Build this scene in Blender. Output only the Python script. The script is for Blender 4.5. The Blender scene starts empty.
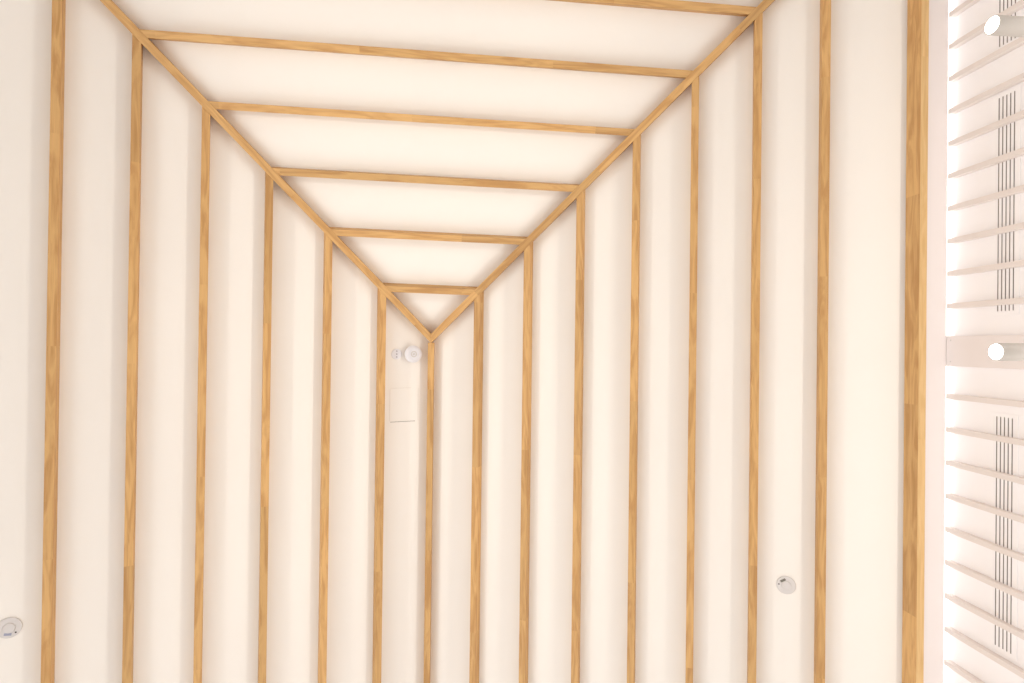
import bpy, bmesh, math, random
from mathutils import Vector, Matrix

C = bpy.context.scene.collection
SC = bpy.context.scene
random.seed(4)

# ------------------------------------------------------------------ camera, world, exposure
CAMZ = 1.30                                   # lens height above the floor, looking up into the roof
cd = bpy.data.cameras.new('camera')
cd.lens = 554.06 / 1024 * 36.0
cd.sensor_width = 36.0
cd.clip_start = 0.02
cam = bpy.data.objects.new('camera', cd)
C.objects.link(cam)
r0 = Vector((0.9968940, -0.0121463, -0.0778126))   # to the right in the picture
r1 = Vector((0.0125342, 0.9999113, 0.0044984))     # down in the picture
r2 = Vector((0.0777511, -0.0054598, 0.9969579))    # viewing direction
cam.matrix_world = Matrix((
    (r0.x, -r1.x, -r2.x, 0.0),
    (r0.y, -r1.y, -r2.y, 0.0),
    (r0.z, -r1.z, -r2.z, CAMZ),
    (0, 0, 0, 1)))
SC.camera = cam

w = bpy.data.worlds.new('daylight')
SC.world = w
w.use_nodes = True
w.node_tree.nodes['Background'].inputs[0].default_value = (1.0, 0.98, 0.97, 1)
w.node_tree.nodes['Background'].inputs[1].default_value = 1.62

SC.view_settings.view_transform = 'Standard'
SC.view_settings.look = 'None'
SC.view_settings.gamma = 1.0
SC.view_settings.use_curve_mapping = False
SC.view_settings.exposure = 0.09
SC.cycles.max_bounces = 14
SC.cycles.diffuse_bounces = 10
SC.cycles.use_denoising = True
LAMP_W = 33.0
LAMP_COL = (1.0, 0.93, 0.82)
ADDED_UPLIGHT_W = 12.5
LED_STRENGTH = 1.5

# ------------------------------------------------------------------ measures of the room (metres)
S = 0.30                                      # batten module
XA, YA, ZA = -0.247, -0.0334, 3.661 + CAMZ    # apex, at the battens' lower faces
B = 0.4253                                    # slope of the two long sides
AH = 1.0243                                   # plan length of the hip side per module
HS = 0.0222                                   # the cross battens are a touch out of square
BW, BD = 0.0400, 0.070                        # batten width and depth
TH = math.atan(B)
DV = BD / math.cos(TH)                        # batten depth measured straight up
ZS = ZA + DV                                  # apex of the plaster surface
YEND = 4.6                                    # open end of the room
XIN, XOUT = 2.2215, 2.2615                    # eaves beam
ZB = 2.5808 + CAMZ
XF = 2.3715                                   # front of the white wall lining
XW = 2.4055                                   # back of the lining
XL_IN = 2 * XA - XIN
XL_W = 2 * XA - XW
KE = (XOUT - XA) / S                          # module count at the eaves
YB_IN = YA - (XIN - XA) / S * AH * S
YB_W = YA - (XW - XA) / S * AH * S


# ------------------------------------------------------------------ materials
def nodes(name):
    m = bpy.data.materials.new(name)
    m.use_nodes = True
    nt = m.node_tree
    return m, nt, nt.nodes['Principled BSDF']


def paint(name, col, rough=0.6, var=0.015, scale=3.0, bump=0.0):
    m, nt, b = nodes(name)
    tc = nt.nodes.new('ShaderNodeTexCoord')
    n = nt.nodes.new('ShaderNodeTexNoise')
    n.inputs['Scale'].default_value = scale
    n.inputs['Detail'].default_value = 3
    nt.links.new(tc.outputs['Object'], n.inputs['Vector'])
    cr = nt.nodes.new('ShaderNodeValToRGB')
    cr.color_ramp.elements[0].position = 0.3
    cr.color_ramp.elements[1].position = 0.7
    cr.color_ramp.elements[0].color = [max(0, c - var) for c in col] + [1]
    cr.color_ramp.elements[1].color = [min(1, c + var) for c in col] + [1]
    nt.links.new(n.outputs['Fac'], cr.inputs['Fac'])
    nt.links.new(cr.outputs['Color'], b.inputs['Base Color'])
    b.inputs['Roughness'].default_value = rough
    b.inputs['Specular IOR Level'].default_value = 0.25
    if bump:
        n2 = nt.nodes.new('ShaderNodeTexNoise')
        n2.inputs['Scale'].default_value = 220
        nt.links.new(tc.outputs['Object'], n2.inputs['Vector'])
        bp = nt.nodes.new('ShaderNodeBump')
        bp.inputs['Strength'].default_value = bump
        bp.inputs['Distance'].default_value = 0.001
        nt.links.new(n2.outputs['Fac'], bp.inputs['Height'])
        nt.links.new(bp.outputs['Normal'], b.inputs['Normal'])
    return m


def wood(name, light, dark, seg=0.62):
    """Finger-jointed solid timber; grain runs along the object's own X axis."""
    m, nt, b = nodes(name)
    N, Lk = nt.nodes, nt.links
    tc = N.new('ShaderNodeTexCoord')
    oi = N.new('ShaderNodeObjectInfo')
    off = N.new('ShaderNodeMath'); off.operation = 'MULTIPLY'; off.inputs[1].default_value = 37.0
    Lk.new(oi.outputs['Random'], off.inputs[0])
    sx = N.new('ShaderNodeSeparateXYZ'); Lk.new(tc.outputs['Object'], sx.inputs[0])
    ax = N.new('ShaderNodeMath'); ax.operation = 'ADD'
    Lk.new(sx.outputs['X'], ax.inputs[0]); Lk.new(off.outputs[0], ax.inputs[1])
    dv = N.new('ShaderNodeMath'); dv.operation = 'DIVIDE'; dv.inputs[1].default_value = seg
    Lk.new(ax.outputs[0], dv.inputs[0])
    fl = N.new('ShaderNodeMath'); fl.operation = 'FLOOR'; Lk.new(dv.outputs[0], fl.inputs[0])
    wn = N.new('ShaderNodeTexWhiteNoise'); wn.noise_dimensions = '1D'
    Lk.new(fl.outputs[0], wn.inputs['W'])
    # coordinates shifted per board so the figure breaks at each joint
    sh = N.new('ShaderNodeMath'); sh.operation = 'MULTIPLY'; sh.inputs[1].default_value = 9.0
    Lk.new(wn.outputs['Value'], sh.inputs[0])
    cx = N.new('ShaderNodeCombineXYZ')
    Lk.new(ax.outputs[0], cx.inputs['X'])
    ay = N.new('ShaderNodeMath'); ay.operation = 'ADD'
    Lk.new(sx.outputs['Y'], ay.inputs[0]); Lk.new(sh.outputs[0], ay.inputs[1])
    Lk.new(ay.outputs[0], cx.inputs['Y']); Lk.new(sx.outputs['Z'], cx.inputs['Z'])
    mp = N.new('ShaderNodeMapping'); mp.inputs['Scale'].default_value = (2.6, 24, 24)
    Lk.new(cx.outputs[0], mp.inputs['Vector'])
    wv = N.new('ShaderNodeTexNoise')
    wv.inputs['Scale'].default_value = 1.0
    wv.inputs['Detail'].default_value = 3
    wv.inputs['Roughness'].default_value = 0.5
    wv.inputs['Distortion'].default_value = 1.8
    Lk.new(mp.outputs[0], wv.inputs['Vector'])
    mp2 = N.new('ShaderNodeMapping'); mp2.inputs['Scale'].default_value = (6, 260, 260)
    Lk.new(cx.outputs[0], mp2.inputs['Vector'])
    fn = N.new('ShaderNodeTexNoise'); fn.inputs['Scale'].default_value = 1.0
    Lk.new(mp2.outputs[0], fn.inputs['Vector'])
    cr = N.new('ShaderNodeValToRGB')
    cr.color_ramp.elements[0].position = 0.36
    cr.color_ramp.elements[1].position = 0.60
    cr.color_ramp.elements[0].color = list(dark) + [1]
    cr.color_ramp.elements[1].color = list(light) + [1]
    Lk.new(wv.outputs['Fac'], cr.inputs['Fac'])
    mx = N.new('ShaderNodeMix'); mx.data_type = 'RGBA'; mx.blend_type = 'MULTIPLY'
    mx.inputs['Factor'].default_value = 0.22
    Lk.new(cr.outputs['Color'], mx.inputs['A'])
    Lk.new(fn.outputs['Fac'], mx.inputs['B'])
    hv = N.new('ShaderNodeHueSaturation')
    mr = N.new('ShaderNodeMapRange')
    mr.inputs['To Min'].default_value = 0.93; mr.inputs['To Max'].default_value = 1.12
    Lk.new(wn.outputs['Value'], mr.inputs['Value'])
    Lk.new(mr.outputs[0], hv.inputs['Value'])
    Lk.new(mx.outputs['Result'], hv.inputs['Color'])
    Lk.new(hv.outputs[0], b.inputs['Base Color'])
    b.inputs['Roughness'].default_value = 0.55
    b.inputs['Specular IOR Level'].default_value = 0.3
    return m


def flat(name, col, rough=0.4, metal=0.0):
    return paint(name, col, rough, 0.006, 30.0)


def glow(name, col, strength):
    m, nt, b = nodes(name)
    b.inputs['Base Color'].default_value = (0.9, 0.9, 0.9, 1)
    b.inputs['Emission Color'].default_value = (*col, 1)
    b.inputs['Emission Strength'].default_value = strength
    return m


M_CEIL = paint('cream_plaster', (0.86, 0.835, 0.795), 0.7, 0.006, 1.6, 0.05)
M_WALL = paint('white_wall_paint', (0.85, 0.84, 0.83), 0.6, 0.006, 2.0, 0.03)
M_BACK = paint('bright_white_panel', (0.93, 0.925, 0.945), 0.5, 0.004, 2.0)
M_LINE = paint('white_lacquered_board', (0.80, 0.75, 0.74), 0.45, 0.004, 2.0)
M_SLAT = paint('white_lacquered_slat', (0.77, 0.715, 0.69), 0.45, 0.004, 4.0)
M_FLOOR = wood('pale_floor_boards', (0.78, 0.75, 0.72), (0.70, 0.67, 0.64), 1.8)
M_WOOD = wood('oiled_oak', (0.68, 0.42, 0.175), (0.53, 0.295, 0.112), 1.05)
M_PALEWOOD = wood('paler_wood', (0.76, 0.52, 0.25), (0.68, 0.44, 0.19), 1.9)
M_PLASTIC = flat('white_plastic', (0.75, 0.75, 0.79), 0.35)
M_ALARM = flat('off_white_plastic', (0.66, 0.64, 0.635), 0.4)
M_GREYPL = flat('pale_grey_plastic', (0.62, 0.60, 0.58), 0.4)
M_SCREW = flat('grey_screw', (0.42, 0.40, 0.44), 0.4)
M_FAINT = flat('pale_hairline', (0.68, 0.64, 0.59), 0.7)
M_SHADOWGAP = flat('grey_recess', (0.30, 0.28, 0.26), 0.7)
M_SLOT = flat('dark_slot', (0.19, 0.17, 0.165), 0.8)
M_LABELB = flat('blue_grey_label', (0.34, 0.36, 0.47), 0.5)
M_LABELG = flat('grey_label', (0.20, 0.19, 0.16), 0.5)
M_DOT = flat('dark_indicator', (0.045, 0.035, 0.03), 0.4)
M_LENS = glow('lamp_lens', (1.0, 0.96, 0.90), 6.0)
M_UPL = glow('added_uplight_lens', (1.0, 0.95, 0.88), 1.5)
M_LED = glow('led_strip', (1.0, 0.95, 0.90), LED_STRENGTH)
M_SPOT = flat('white_spotlight_enamel', (0.50, 0.475, 0.445), 0.4)


# ------------------------------------------------------------------ helpers
def link(name, bm, mat, parent=None, matrix=None, bevel=0.0, smooth=False):
    bmesh.ops.recalc_face_normals(bm, faces=bm.faces)
    me = bpy.data.meshes.new(name)
    bm.to_mesh(me); bm.free()
    if smooth:
        for p in me.polygons:
            p.use_smooth = True
    o = bpy.data.objects.new(name, me)
    C.objects.link(o)
    me.materials.append(mat)
    if parent is not None:
        o.parent = parent
    if matrix is not None:
        o.matrix_world = matrix
        if parent is not None:
            o.matrix_parent_inverse = Matrix()
            o.matrix_basis = parent.matrix_world.inverted() @ matrix
    if bevel:
        md = o.modifiers.new('edge', 'BEVEL')
        md.width = bevel; md.segments = 2; md.limit_method = 'ANGLE'
    if smooth:
        md = o.modifiers.new('split', 'EDGE_SPLIT'); md.split_angle = math.radians(35)
    return o


def box(bm, x0, x1, y0, y1, z0, z1):
    v = [bm.verts.new(p) for p in ((x0, y0, z0), (x1, y0, z0), (x1, y1, z0), (x0, y1, z0),
                                   (x0, y0, z1), (x1, y0, z1), (x1, y1, z1), (x0, y1, z1))]
    for f in ((0, 1, 2, 3), (4, 5, 6, 7), (0, 1, 5, 4), (1, 2, 6, 5), (2, 3, 7, 6), (3, 0, 4, 7)):
        bm.faces.new([v[i] for i in f])


def lathe(bm, prof, n=40):
    """prof: (radius, z) pairs from one end to the other; closes at radius 0."""
    rings = []
    for r, z in prof:
        if r < 1e-6:
            rings.append([bm.verts.new((0, 0, z))])
        else:
            rings.append([bm.verts.new((r * math.cos(2 * math.pi * i / n), r * math.sin(2 * math.pi * i / n), z))
                          for i in range(n)])
    for a, b in zip(rings, rings[1:]):
        for i in range(n):
            j = (i + 1) % n
            if len(a) == 1:
                bm.faces.new((a[0], b[i], b[j]))
            elif len(b) == 1:
                bm.faces.new((a[i], a[j], b[0]))
            else:
                bm.faces.new((a[i], a[j], b[j], b[i]))


def empty(name, matrix, label=None, cat=None, group=None):
    o = bpy.data.objects.new(name, None)
    o.empty_display_size = 0.05
    C.objects.link(o)
    o.matrix_world = matrix
    tag(o, label, cat, group)
    return o


def tag(o, label=None, cat=None, group=None, kind=None):
    if label: o['label'] = label
    if cat: o['category'] = cat
    if group: o['group'] = group
    if kind: o['kind'] = kind
    return o


def frame_matrix(origin, x, z):
    x = x.normalized(); y = z.cross(x).normalized(); z = x.cross(y).normalized()
    return Matrix(((x.x, y.x, z.x, origin.x), (x.y, y.y, z.y, origin.y), (x.z, y.z, z.z, origin.z), (0, 0, 0, 1)))


def timber(name, p0, p1, out, width, depth, cut0, cut1, mat=None, bevel=0.0015):
    """A stick whose exposed face is centred on p0-p1, `out` points into the room, the
    depth goes back the other way; ends are mitred on the planes cut0 / cut1 = (point, normal)."""
    ax = (p1 - p0).normalized()
    m = frame_matrix(p0, ax, out)
    yv = m.col[1].to_3d(); zv = m.col[2].to_3d()
    bm = bmesh.new()
    ends = []
    for cp, cn in (cut0, cut1):
        row = []
        for sy, dz in ((-1, 0), (1, 0), (1, -1), (-1, -1)):
            q = p0 + yv * sy * width / 2 + zv * dz * depth
            t = (cp - q).dot(cn) / ax.dot(cn)
            row.append(bm.verts.new(m.inverted() @ (q + ax * t)))
        ends.append(row)
    a, b = ends
    bm.faces.new(a); bm.faces.new(b)
    for i in range(4):
        j = (i + 1) % 4
        bm.faces.new((a[i], a[j], b[j], b[i]))
    return link(name, bm, mat or M_WOOD, None, m, bevel)


# ------------------------------------------------------------------ room shell
def surf(x, y, drop=0.0):
    """height of the plaster at x,y (lower of the three slopes)"""
    return min(ZS - B * abs(x - XA), ZS - B / AH * (YA - y) if y < YA else 99) - drop

bm = bmesh.new()
ke = (XW + 0.02 - XA) / S
T = 0.12
def hipxy(k, side):
    return XA + side * k * S, YA - k * S * AH + side * k * S * HS
def ring(dz):
    hl, hr = hipxy(ke, -1), hipxy(ke, 1)
    ze = ZS - B * ke * S + dz
    return [bm.verts.new(p) for p in ((XA, YA, ZS + dz), (XA, YEND, ZS + dz),
            (hl[0], YEND, ze), (hl[0], hl[1], ze), (hr[0], hr[1], ze), (hr[0], YEND, ze))]
lo, up = ring(0), ring(T)
for f in ((0, 1, 2, 3), (0, 3, 4), (0, 4, 5, 1)):
    bm.faces.new([lo[i] for i in f]); bm.faces.new([up[i] for i in reversed(f)])
for i, j in ((1, 2), (2, 3), (3, 4), (4, 5), (5, 1)):
    bm.faces.new((lo[i], lo[j], up[j], up[i]))
tag(link('ceiling', bm, M_CEIL), kind='structure')

bm = bmesh.new(); box(bm, XL_W - 0.15, XW + 0.15, YB_W - 0.15, YEND + 2.5, -0.12, 0)
tag(link('floor', bm, M_FLOOR), kind='structure')
zt = ZS - B * (XW - XA) - 0.0005
bm = bmesh.new(); box(bm, XW, XW + 0.15, YB_W, YEND, 0.0, zt)
tag(link('wall_right', bm, M_WALL), kind='structure')
# left wall opened below the spotlights, added to let daylight reach the right wall
bm = bmesh.new()
box(bm, XL_W - 0.15, XL_W, YB_W, YEND, 2.75, zt)
box(bm, XL_W - 0.15, XL_W, YB_W, YEND, 0.0, 0.15)
box(bm, XL_W - 0.15, XL_W, YB_W, YB_W + 0.5, 0.15, 2.75)
box(bm, XL_W - 0.15, XL_W, YEND - 0.3, YEND, 0.15, 2.75)
tag(link('wall_left', bm, M_WALL), kind='structure')
bm = bmesh.new(); box(bm, XL_W - 0.15, XW + 0.15, YB_W - 0.15, YB_W, 0.0, zt)
tag(link('wall_back', bm, M_WALL), kind='structure')

# white soffit strip between the timber edge beam and the slatted wall
bm = bmesh.new(); box(bm, XOUT + 0.004, XF, YB_W, YEND, ZB + 0.004, ZB + 0.030)
box(bm, XF - 0.001, XW, YB_W, YEND, ZB + 0.012, ZB + 0.030)
tag(link('trim_1', bm, M_LINE, bevel=0.001), kind='structure')
# plain upright board that parts the two slatted fields
bm = bmesh.new(); box(bm, XF, XW, -0.068, 0.080, 0.0, ZB + 0.0035)
t2 = tag(link('trim_2', bm, M_LINE, bevel=0.0012), kind='structure')
for y in (-0.047, 0.058):
    bm = bmesh.new(); lathe(bm, [(0, 0), (0.0035, 0), (0.0035, 0.0012), (0, 0.0016)], 16)
    link('screw', bm, M_GREYPL, t2, Matrix.Translation((XF, y, ZB - 0.022)) @ Matrix.Rotation(-math.pi / 2, 4, 'Y'), smooth=True)

# ------------------------------------------------------------------ roof timbers
UP = Vector((0, 0, 1))
apex = Vector((XA, YA, ZA))
HW = 0.042                                    # hip and ridge beam width
dirs = {}
for side in (-1, 1):
    hx, hy = hipxy(1, side)
    d = Vector((hx - XA, hy - YA, -B * S)).normalized()
    dirs[side] = d

def hip_plane(side, toward_y):
    """vertical plane at the flank of a hip beam; toward_y: +1 the long slope's flank, -1 the hip slope's"""
    d = dirs[side]; n = Vector((-d.y, d.x, 0)).normalized()
    if n.y * toward_y < 0: n = -n
    return apex + n * HW / 2, n

endcut = (Vector((0, YEND - 0.01, 0)), Vector((0, 1, 0)))
DXS = {-6: .001, -5: -.0021, -4: .0028, -3: .0047, -2: -.0018, -1: -.0071, 0: .0008, 1: .0048,
       2: .0017, 3: .0002, 4: -.0025, 5: -.0006, 6: .0011, 7: -.0015}   # joiner's tolerance per batten
ORD = ['first', 'second', 'third', 'fourth', 'fifth', 'sixth', 'seventh']
EXTRA = {
    -1: 'oak batten next left of the ridge beam, round detector and hatch to its right',
    -2: 'oak batten on left slope, second left of the ridge beam',
    -3: 'oak batten on left slope, third left of the ridge beam',
    -4: 'oak batten on left slope, fourth left of the ridge beam',
    -5: 'oak batten on left slope, fifth left of the ridge beam',
    -6: 'oak batten on left slope, leftmost in the photo, beside the half-cropped white detector',
    1: 'oak batten just right of the ridge beam on right slope',
    2: 'oak batten on right slope, second right of the ridge beam',
    3: 'oak batten on right slope, third right of the ridge beam',
    4: 'oak batten on right slope, fourth right of the ridge beam',
    5: 'oak batten on right slope, fifth right of the ridge beam',
    6: 'oak batten on right slope, bordering the white detector on its left',
    7: 'oak batten on right slope, nearest the broad edge beam, right of the white detector',
}
for side in (-1, 1):
    n = Vector((side * -math.sin(TH), 0, -math.cos(TH)))
    for k in range(1, 8):
        if side < 0 and k == 7:
            continue                          # outside the picture
        x = XA + side * k * S - 0 * side + (-DXS[side * k])
        z = ZA - B * abs(x - XA)
        p0 = Vector((x, YA, z)); p1 = Vector((x, YEND, z))
        o = timber('ceiling_batten', p0, p1, n, BW, BD - 0.0008, hip_plane(side, 1), endcut)
        tag(o, EXTRA[side * k], 'ceiling batten',
            'oak battens running down the left slope' if side < 0 else 'oak battens running down the right slope')

nh = Vector((0, math.sin(math.atan(B / AH)), -math.cos(math.atan(B / AH))))
DYH = {1: .0082, 2: 0, 3: -.0025, 4: -.004, 5: .0042, 6: .006}
HL = {1: 'shortest oak crosspiece, closing the small triangle above the apex',
      2: 'second shortest oak crosspiece on the hip slope, above the small triangle',
      3: 'oak crosspiece on the hip slope, third up from the apex',
      4: 'oak crosspiece on the hip slope, fourth up from the apex',
      5: 'longest oak crosspiece seen whole, near top of the photo',
      6: 'topmost oak crosspiece, cropped by top edge of the photo'}
for k in range(1, 7):
    y = YA - k * AH * S + DYH[k] * 0.8
    z = ZA - (YA - y) * B / AH
    a = Vector((XA - k * S, y - HS * k * S, z)); b = Vector((XA + k * S, y + HS * k * S, z))
    o = timber('ceiling_crosspiece', a, b, nh, BW * 0.97, BD - 0.0006, hip_plane(-1, -1), hip_plane(1, -1))
    tag(o, HL[k], 'ceiling batten', 'oak crosspieces on the hip slope')

# hips: mitred on the ridge line at the apex, running out to the eaves
for side in (-1, 1):
    d = dirs[side]
    side_n = d.cross(UP).normalized()
    out = d.cross(side_n).normalized()
    if out.z > 0: out = -out
    base = apex + Vector((0, 0, -0.007))
    end = base + d * ((XOUT - XA) / abs(d.x))
    cutA = (Vector((XA, YA, 0)), Vector((1, 0, 0)))
    cutB = (Vector((XA + side * (XIN - XA), 0, 0)), Vector((1, 0, 0)))
    # extend the start backwards so the mitre plane cuts it
    o = timber('hip_beam', base, end, out, HW, BD + 0.001, cutA, cutB)
    tag(o, 'oak hip beam slanting from the apex to upper left' if side < 0 else
        'oak hip beam slanting from the apex to upper right', 'ceiling beam')

n0 = Vector((0, 0, -1))
yr = YA + HW * 0.66
o = timber('ridge_beam', Vector((XA, yr, ZA - 0.004)), Vector((XA, YEND, ZA - 0.004)), n0, HW * 0.93, BD + 0.006,
           (Vector((0, yr, 0)), Vector((0, 1, 0))), endcut)
tag(o, 'oak ridge beam running straight down from the apex where the two hips meet', 'ceiling beam')

# broad edge beam at the right eaves
zc = (surf(XIN, 1) + ZB) / 2
xm = (XIN + XOUT) / 2
hgt = surf(XOUT, 1) - 0.001 - ZB
bm = bmesh.new(); box(bm, 0, YEND - 0.01 - hipxy((XIN - XA) / S, 1)[1], -(XOUT - XIN) / 2, (XOUT - XIN) / 2, 0, hgt)
ya0 = hipxy((XIN - XA) / S, 1)[1]
mm = frame_matrix(Vector((xm, ya0, ZB)), Vector((0, 1, 0)), UP)
o = link('edge_beam', bm, M_WOOD, None, mm, 0.002)
b2 = bmesh.new(); box(b2, 0.001, YEND - 0.012 - ya0, -(XOUT - XIN) / 2 + 0.001, (XOUT - XIN) / 2 - 0.001, -0.0032, -0.0003)  # thin strip in a paler wood tone over the beam's underside
tag(link('underside_strip', b2, M_PALEWOOD, o, mm, 0.0008), 'paler strip along the lower edge')
tag(o, 'broad oak edge beam at the foot of the right slope, against the white lining', 'ceiling beam')


# ------------------------------------------------------------------ white slatted wall
def slat_field(ys, y0, y1, label):
    root = empty('slatted_wall_panel', Matrix.Translation((XW, (y0 + y1) / 2, 0)), label, 'slatted panel',
                 'white slatted panels on the right wall')
    bmb = bmesh.new(); box(bmb, XW - 0.0045, XW - 0.0005, y0 + 0.001, y1 - 0.001, 0.02, ZB + 0.010)
    link('backing_board', bmb, M_BACK, root, Matrix())
    for y in ys:
        b2 = bmesh.new(); box(b2, XF, XW - 0.005, y - 0.0128, y + 0.0128, 0.02, ZB + 0.0035)
        link('slat', b2, M_SLAT, root, Matrix(), 0.0015)
    b3 = bmesh.new(); box(b3, XF + 0.006, XW - 0.006, y0 + 0.002, y1 - 0.002, ZB + 0.008, ZB + 0.0115)
    tag(link('light_strip', b3, M_LED, root, Matrix()), 'glowing white light strip above the slats')
    return root

up_ys = [-0.217 - 0.1618 * i for i in range(11)]
dn_ys = [0.231 + 0.1648 * i for i in range(11)]
slat_field(up_ys, YB_W + 0.05, -0.068, 'white slatted wall panel above the wide board, upper right in the photo')
slat_field(dn_ys, 0.080, 2.05, 'white slatted wall panel below the wide board, lower right in the photo')

# linear slot diffusers behind the slats
def diffuser(y0, y1, label):
    zc0, zc1 = 2.261 + CAMZ, 2.349 + CAMZ
    xw = XW - 0.005
    root = empty('slot_diffuser', Matrix.Translation((xw, (y0 + y1) / 2, zc0)), label, 'air vent', 'slot air diffusers behind the slats')
    b1 = bmesh.new(); box(b1, xw - 0.0025, xw - 0.0003, y0 - 0.018, y1 + 0.018, zc0 - 0.018, zc1 + 0.018)
    link('face_plate', b1, M_BACK, root, Matrix(), 0.0008)
    for i in range(5):
        z = zc0 + 0.008 + i * 0.018
        b2 = bmesh.new(); box(b2, xw - 0.0034, xw - 0.0026, y0, y1, z - 0.0021, z + 0.0021)
        link('slot', b2, M_SLOT, root, Matrix())

diffuser(0.300, 1.335, 'air diffuser of five dark slots behind the lower slats, below the middle spotlight')
diffuser(-1.150, -0.178, 'air diffuser of five dark slots behind the slats, between the two spotlights')
diffuser(-2.35, -1.385, 'air diffuser of five dark slots cropped at top edge, behind the upper spotlight')


# ------------------------------------------------------------------ wall spotlights
def spotlight(x, y, z, sgn, label, xwall, vis=True):
    """sgn +1: hangs on the right wall and looks left."""
    ang = -math.pi / 2 if sgn > 0 else math.pi / 2
    m = Matrix.Translation((x, y, z)) @ Matrix.Rotation(ang, 4, 'Y')     # local +Z points out of the lens
    root = empty('wall_spotlight', m, label, 'spotlight', 'white cylinder spotlights along the walls')
    r = 0.0315
    b = bmesh.new()
    lathe(b, [(0, -0.200), (r * .9, -0.200), (r, -0.194), (r, -0.003), (r - 0.001, 0), (r - 0.0035, 0),
              (r - 0.0035, -0.004), (0, -0.004)], 48)
    link('housing', b, M_SPOT, root, m, smooth=True)
    b = bmesh.new(); lathe(b, [(0, -0.0035), (r - 0.004, -0.0035), (r - 0.005, 0.0005), (0, 0.0022)], 40)
    link('lens', b, M_LENS, root, m, smooth=True)
    L = abs(xwall - x) - 0.2
    b = bmesh.new(); lathe(b, [(0, -0.200 - L + 0.012), (0.011, -0.200 - L + 0.012), (0.011, -0.2003), (0, -0.2003)], 20)
    link('stem', b, M_SPOT, root, m, smooth=True)
    b = bmesh.new(); lathe(b, [(0, -0.2 - L + 0.0005), (0.045, -0.2 - L + 0.0005), (0.045, -0.2 - L + 0.009), (0.042, -0.2 - L + 0.012), (0, -0.2 - L + 0.012)], 32)
    link('wall_plate', b, M_SPOT, root, m, smooth=True)
    ld = bpy.data.lights.new('spotlight_beam', 'SPOT')
    ld.energy = LAMP_W; ld.color = LAMP_COL
    ld.spot_size = math.radians(124); ld.spot_blend = 1.0; ld.shadow_soft_size = 0.018
    lo_ = bpy.data.objects.new('spotlight_beam', ld); C.objects.link(lo_)
    lo_.parent = root
    # spot lights shine along their local -Z; tilted a little upward from the lens axis
    lo_.location = (0, 0, 0.034)
    lo_.rotation_euler = (0, math.radians(180 + (10 if sgn > 0 else -10)), 0)
    return root

ZL = 1.80 + CAMZ
spotlight(1.837, 0.005, ZL, 1, 'white cylinder spotlight on the wide board between the slatted panels, lit', XF)
spotlight(1.814, -1.140, ZL, 1, 'white cylinder spotlight near top right corner of the photo, lit', XF)
spotlight(1.830, 1.30, ZL, 1, 'white cylinder spotlight on the right wall, lower down the room than the photo shows', XF)
XLM = -2.36
for y, w_ in ((0.005, 'beside the middle of the room'), (-1.14, 'nearest the back corner'), (1.30, 'nearest the open end')):
    spotlight(XLM, y, ZL, -1, 'white cylinder spotlight on the left wall, ' + w_, XL_W)


# long slim uplight, unseen and added to brighten the lining and the roof's foot
ux, uz, uy0, uy1 = 2.328, 1.45 + CAMZ, -1.62, 2.04
root = empty('added_uplight', Matrix.Translation((ux, 0.2, uz)), 'added unseen uplight profile across the slatted wall, brightening it from below the spotlights', 'added light')
b = bmesh.new(); box(b, ux - 0.018, ux + 0.018, uy0, uy1, uz - 0.045, uz - 0.004)
link('housing', b, M_SPOT, root, Matrix(), 0.002)
b = bmesh.new(); box(b, ux - 0.014, ux + 0.014, uy0 + 0.01, uy1 - 0.01, uz - 0.0038, uz)
link('diffuser', b, M_UPL, root, Matrix())
for y in (-1.3, 0.006, 1.3):
    b = bmesh.new(); box(b, ux + 0.0184, XF - 0.0004, y - 0.02, y + 0.02, uz - 0.035, uz - 0.012)
    link('bracket', b, M_SPOT, root, Matrix())
ld = bpy.data.lights.new('added_uplight_beam', 'AREA')
ld.shape = 'RECTANGLE'; ld.size = 0.026; ld.size_y = uy1 - uy0 - 0.04
ld.energy = ADDED_UPLIGHT_W; ld.color = (1.0, 0.93, 0.84)
lo_ = bpy.data.objects.new('added_uplight_beam', ld); C.objects.link(lo_)
lo_.parent = root; lo_.location = (0, (uy0 + uy1) / 2 - 0.2, 0.004); lo_.rotation_euler = (0, math.pi - math.radians(34), 0)


# ------------------------------------------------------------------ things on the plaster
def plaster_matrix(x, y, spin=0.0):
    side = -1 if x < XA else 1
    z = ZS - B * abs(x - XA)
    n = Vector((-side * math.sin(TH), 0, -math.cos(TH)))
    return frame_matrix(Vector((x, y, z)), Vector((0, 1, 0)), n) @ Matrix.Rotation(spin, 4, 'Z')

def smoke_alarm(x, y, r, spin, labelmat, label, dark=True, lab_at=(0.0, 0.030)):
    m = plaster_matrix(x, y, spin)
    root = empty('smoke_detector', m, label, 'smoke detector', 'flat round white detectors')
    b = bmesh.new(); lathe(b, [(0, 0.0003), (r, 0.0003), (r, 0.004), (r * .96, 0.0065), (0, 0.0068)], 48)
    link('base', b, M_ALARM, root, m, smooth=True)
    b = bmesh.new(); lathe(b, [(0, 0.0070), (r * .50, 0.0070), (r * .46, 0.011), (r * .2, 0.0125), (0, 0.0127)], 40)
    link('dome', b, M_ALARM, root, m, smooth=True)
    b = bmesh.new(); box(b, lab_at[0] - 0.0145, lab_at[0] + 0.0145, lab_at[1] - 0.006, lab_at[1] + 0.006, 0.0066, 0.0074)
    link('label_strip', b, labelmat, root, m)
    b = bmesh.new(); lathe(b, [(0, 0.0066), (0.0038, 0.0066), (0.0034, 0.0082), (0, 0.0086)], 16)
    ma = m @ Matrix.Translation((lab_at[0] - 0.029, lab_at[1] - 0.008, 0))
    link('indicator', b, M_DOT, root, ma, smooth=True)
    return root

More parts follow.
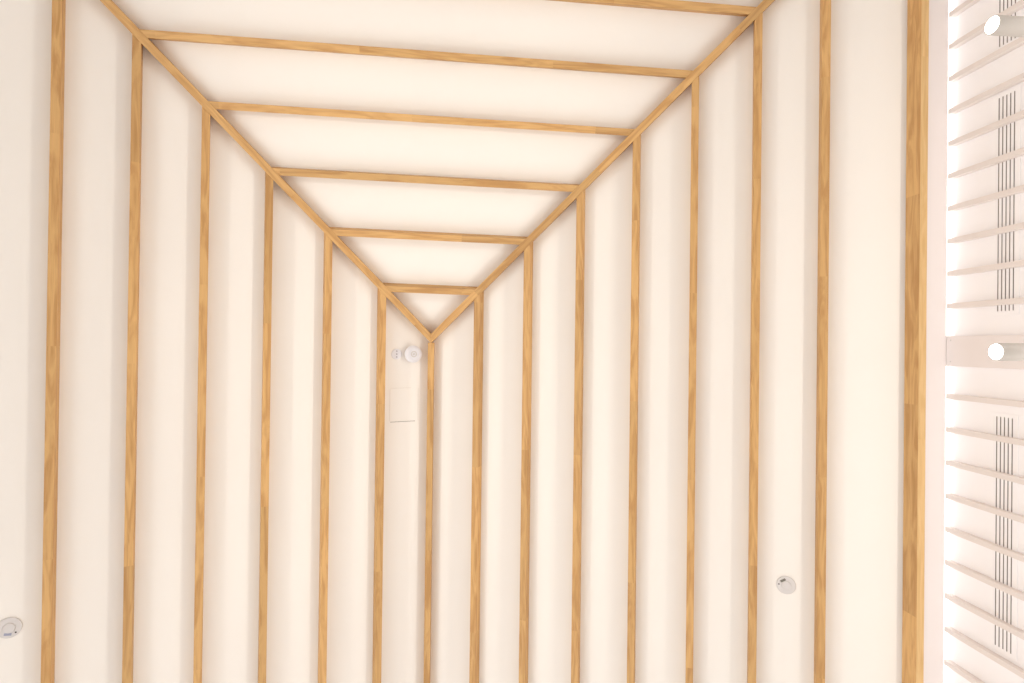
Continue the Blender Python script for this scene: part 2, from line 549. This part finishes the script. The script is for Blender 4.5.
smoke_alarm(1.7365, 1.289, 0.0485, math.radians(123), M_LABELG,
            'flat round white detector between two battens on right slope, dark label at its upper left')
smoke_alarm(-2.221, 1.413, 0.0505, math.radians(-98), M_LABELB,
            'flat round white detector cropped by left edge of the photo, bluish label strip')

# deep round detector just left of the ridge, and its flat neighbour
m = plaster_matrix(-0.374, 0.070)
root = empty('ceiling_detector', m, 'protruding round white detector left of the ridge beam, close under the apex', 'detector')
b = bmesh.new(); lathe(b, [(0, 0.0003), (0.046, 0.0003), (0.046, 0.024), (0.052, 0.026), (0.056, 0.031), (0.056, 0.040), (0.051, 0.045),
                           (0.036, 0.0485), (0.035, 0.0455), (0.028, 0.0455), (0.027, 0.049), (0, 0.049)], 48)
link('housing', b, M_PLASTIC, root, m, smooth=True)
b = bmesh.new(); lathe(b, [(0.014, 0.0492), (0.020, 0.0492), (0.020, 0.052), (0.014, 0.052), (0.014, 0.0492)], 28)
link('ring', b, M_GREYPL, root, m, smooth=True)
b = bmesh.new(); lathe(b, [(0, 0.0492), (0.007, 0.0492), (0.006, 0.053), (0, 0.054)], 20)
link('sensor', b, M_GREYPL, root, m, smooth=True)

m = plaster_matrix(-0.4665, 0.071)
root = empty('ceiling_rose', m, 'small flat round white plate with three dots, left of the protruding detector', 'cover plate')
b = bmesh.new(); lathe(b, [(0, 0.0003), (0.035, 0.0003), (0.035, 0.003), (0.033, 0.005), (0, 0.0052)], 40)
link('plate', b, M_PLASTIC, root, m, smooth=True)
for dx, dy in ((0, 0), (-0.019, 0), (0.019, 0)):
    b = bmesh.new(); lathe(b, [(0, 0.0053), (0.005, 0.0053), (0.0042, 0.0064), (0, 0.0066)], 16)
    link('screw', b, M_SCREW, root, m @ Matrix.Translation((dx, dy, 0)), smooth=True)

# flush access hatch: a panel with a hairline joint round it
x0, x1, y0, y1 = -0.503, -0.330, 0.292, 0.512
m = plaster_matrix((x0 + x1) / 2, (y0 + y1) / 2)
hw_, hl_ = (x1 - x0) / 2 / math.cos(TH), (y1 - y0) / 2
root = empty('access_hatch', m, 'flush square access hatch left of the ridge beam, dark joint along lower edge', 'access hatch')
b = bmesh.new(); box(b, -hl_ + 0.001, hl_ - 0.003, -hw_ + 0.001, hw_ - 0.001, 0.0003, 0.0016)
link('hatch_panel', b, M_CEIL, root, m, 0.0004)
b = bmesh.new()
box(b, hl_ - 0.0028, hl_ + 0.0004, -hw_ + 0.004, hw_ - 0.018, 0.0003, 0.0011)
link('joint', b, M_SHADOWGAP, root, m)
b = bmesh.new()
box(b, -hl_ - 0.0006, -hl_ + 0.0012, -hw_ + 0.004, hw_ - 0.05, 0.0003, 0.0010)
box(b, -hl_ + 0.004, hl_ - 0.006, hw_ - 0.0004, hw_ + 0.0014, 0.0003, 0.0010)
box(b, -hl_ + 0.004, hl_ - 0.006, -hw_ - 0.0014, -hw_ + 0.0004, 0.0003, 0.0010)
tag(link('hairline', b, M_FAINT, root, m), 'faint hairline joint')
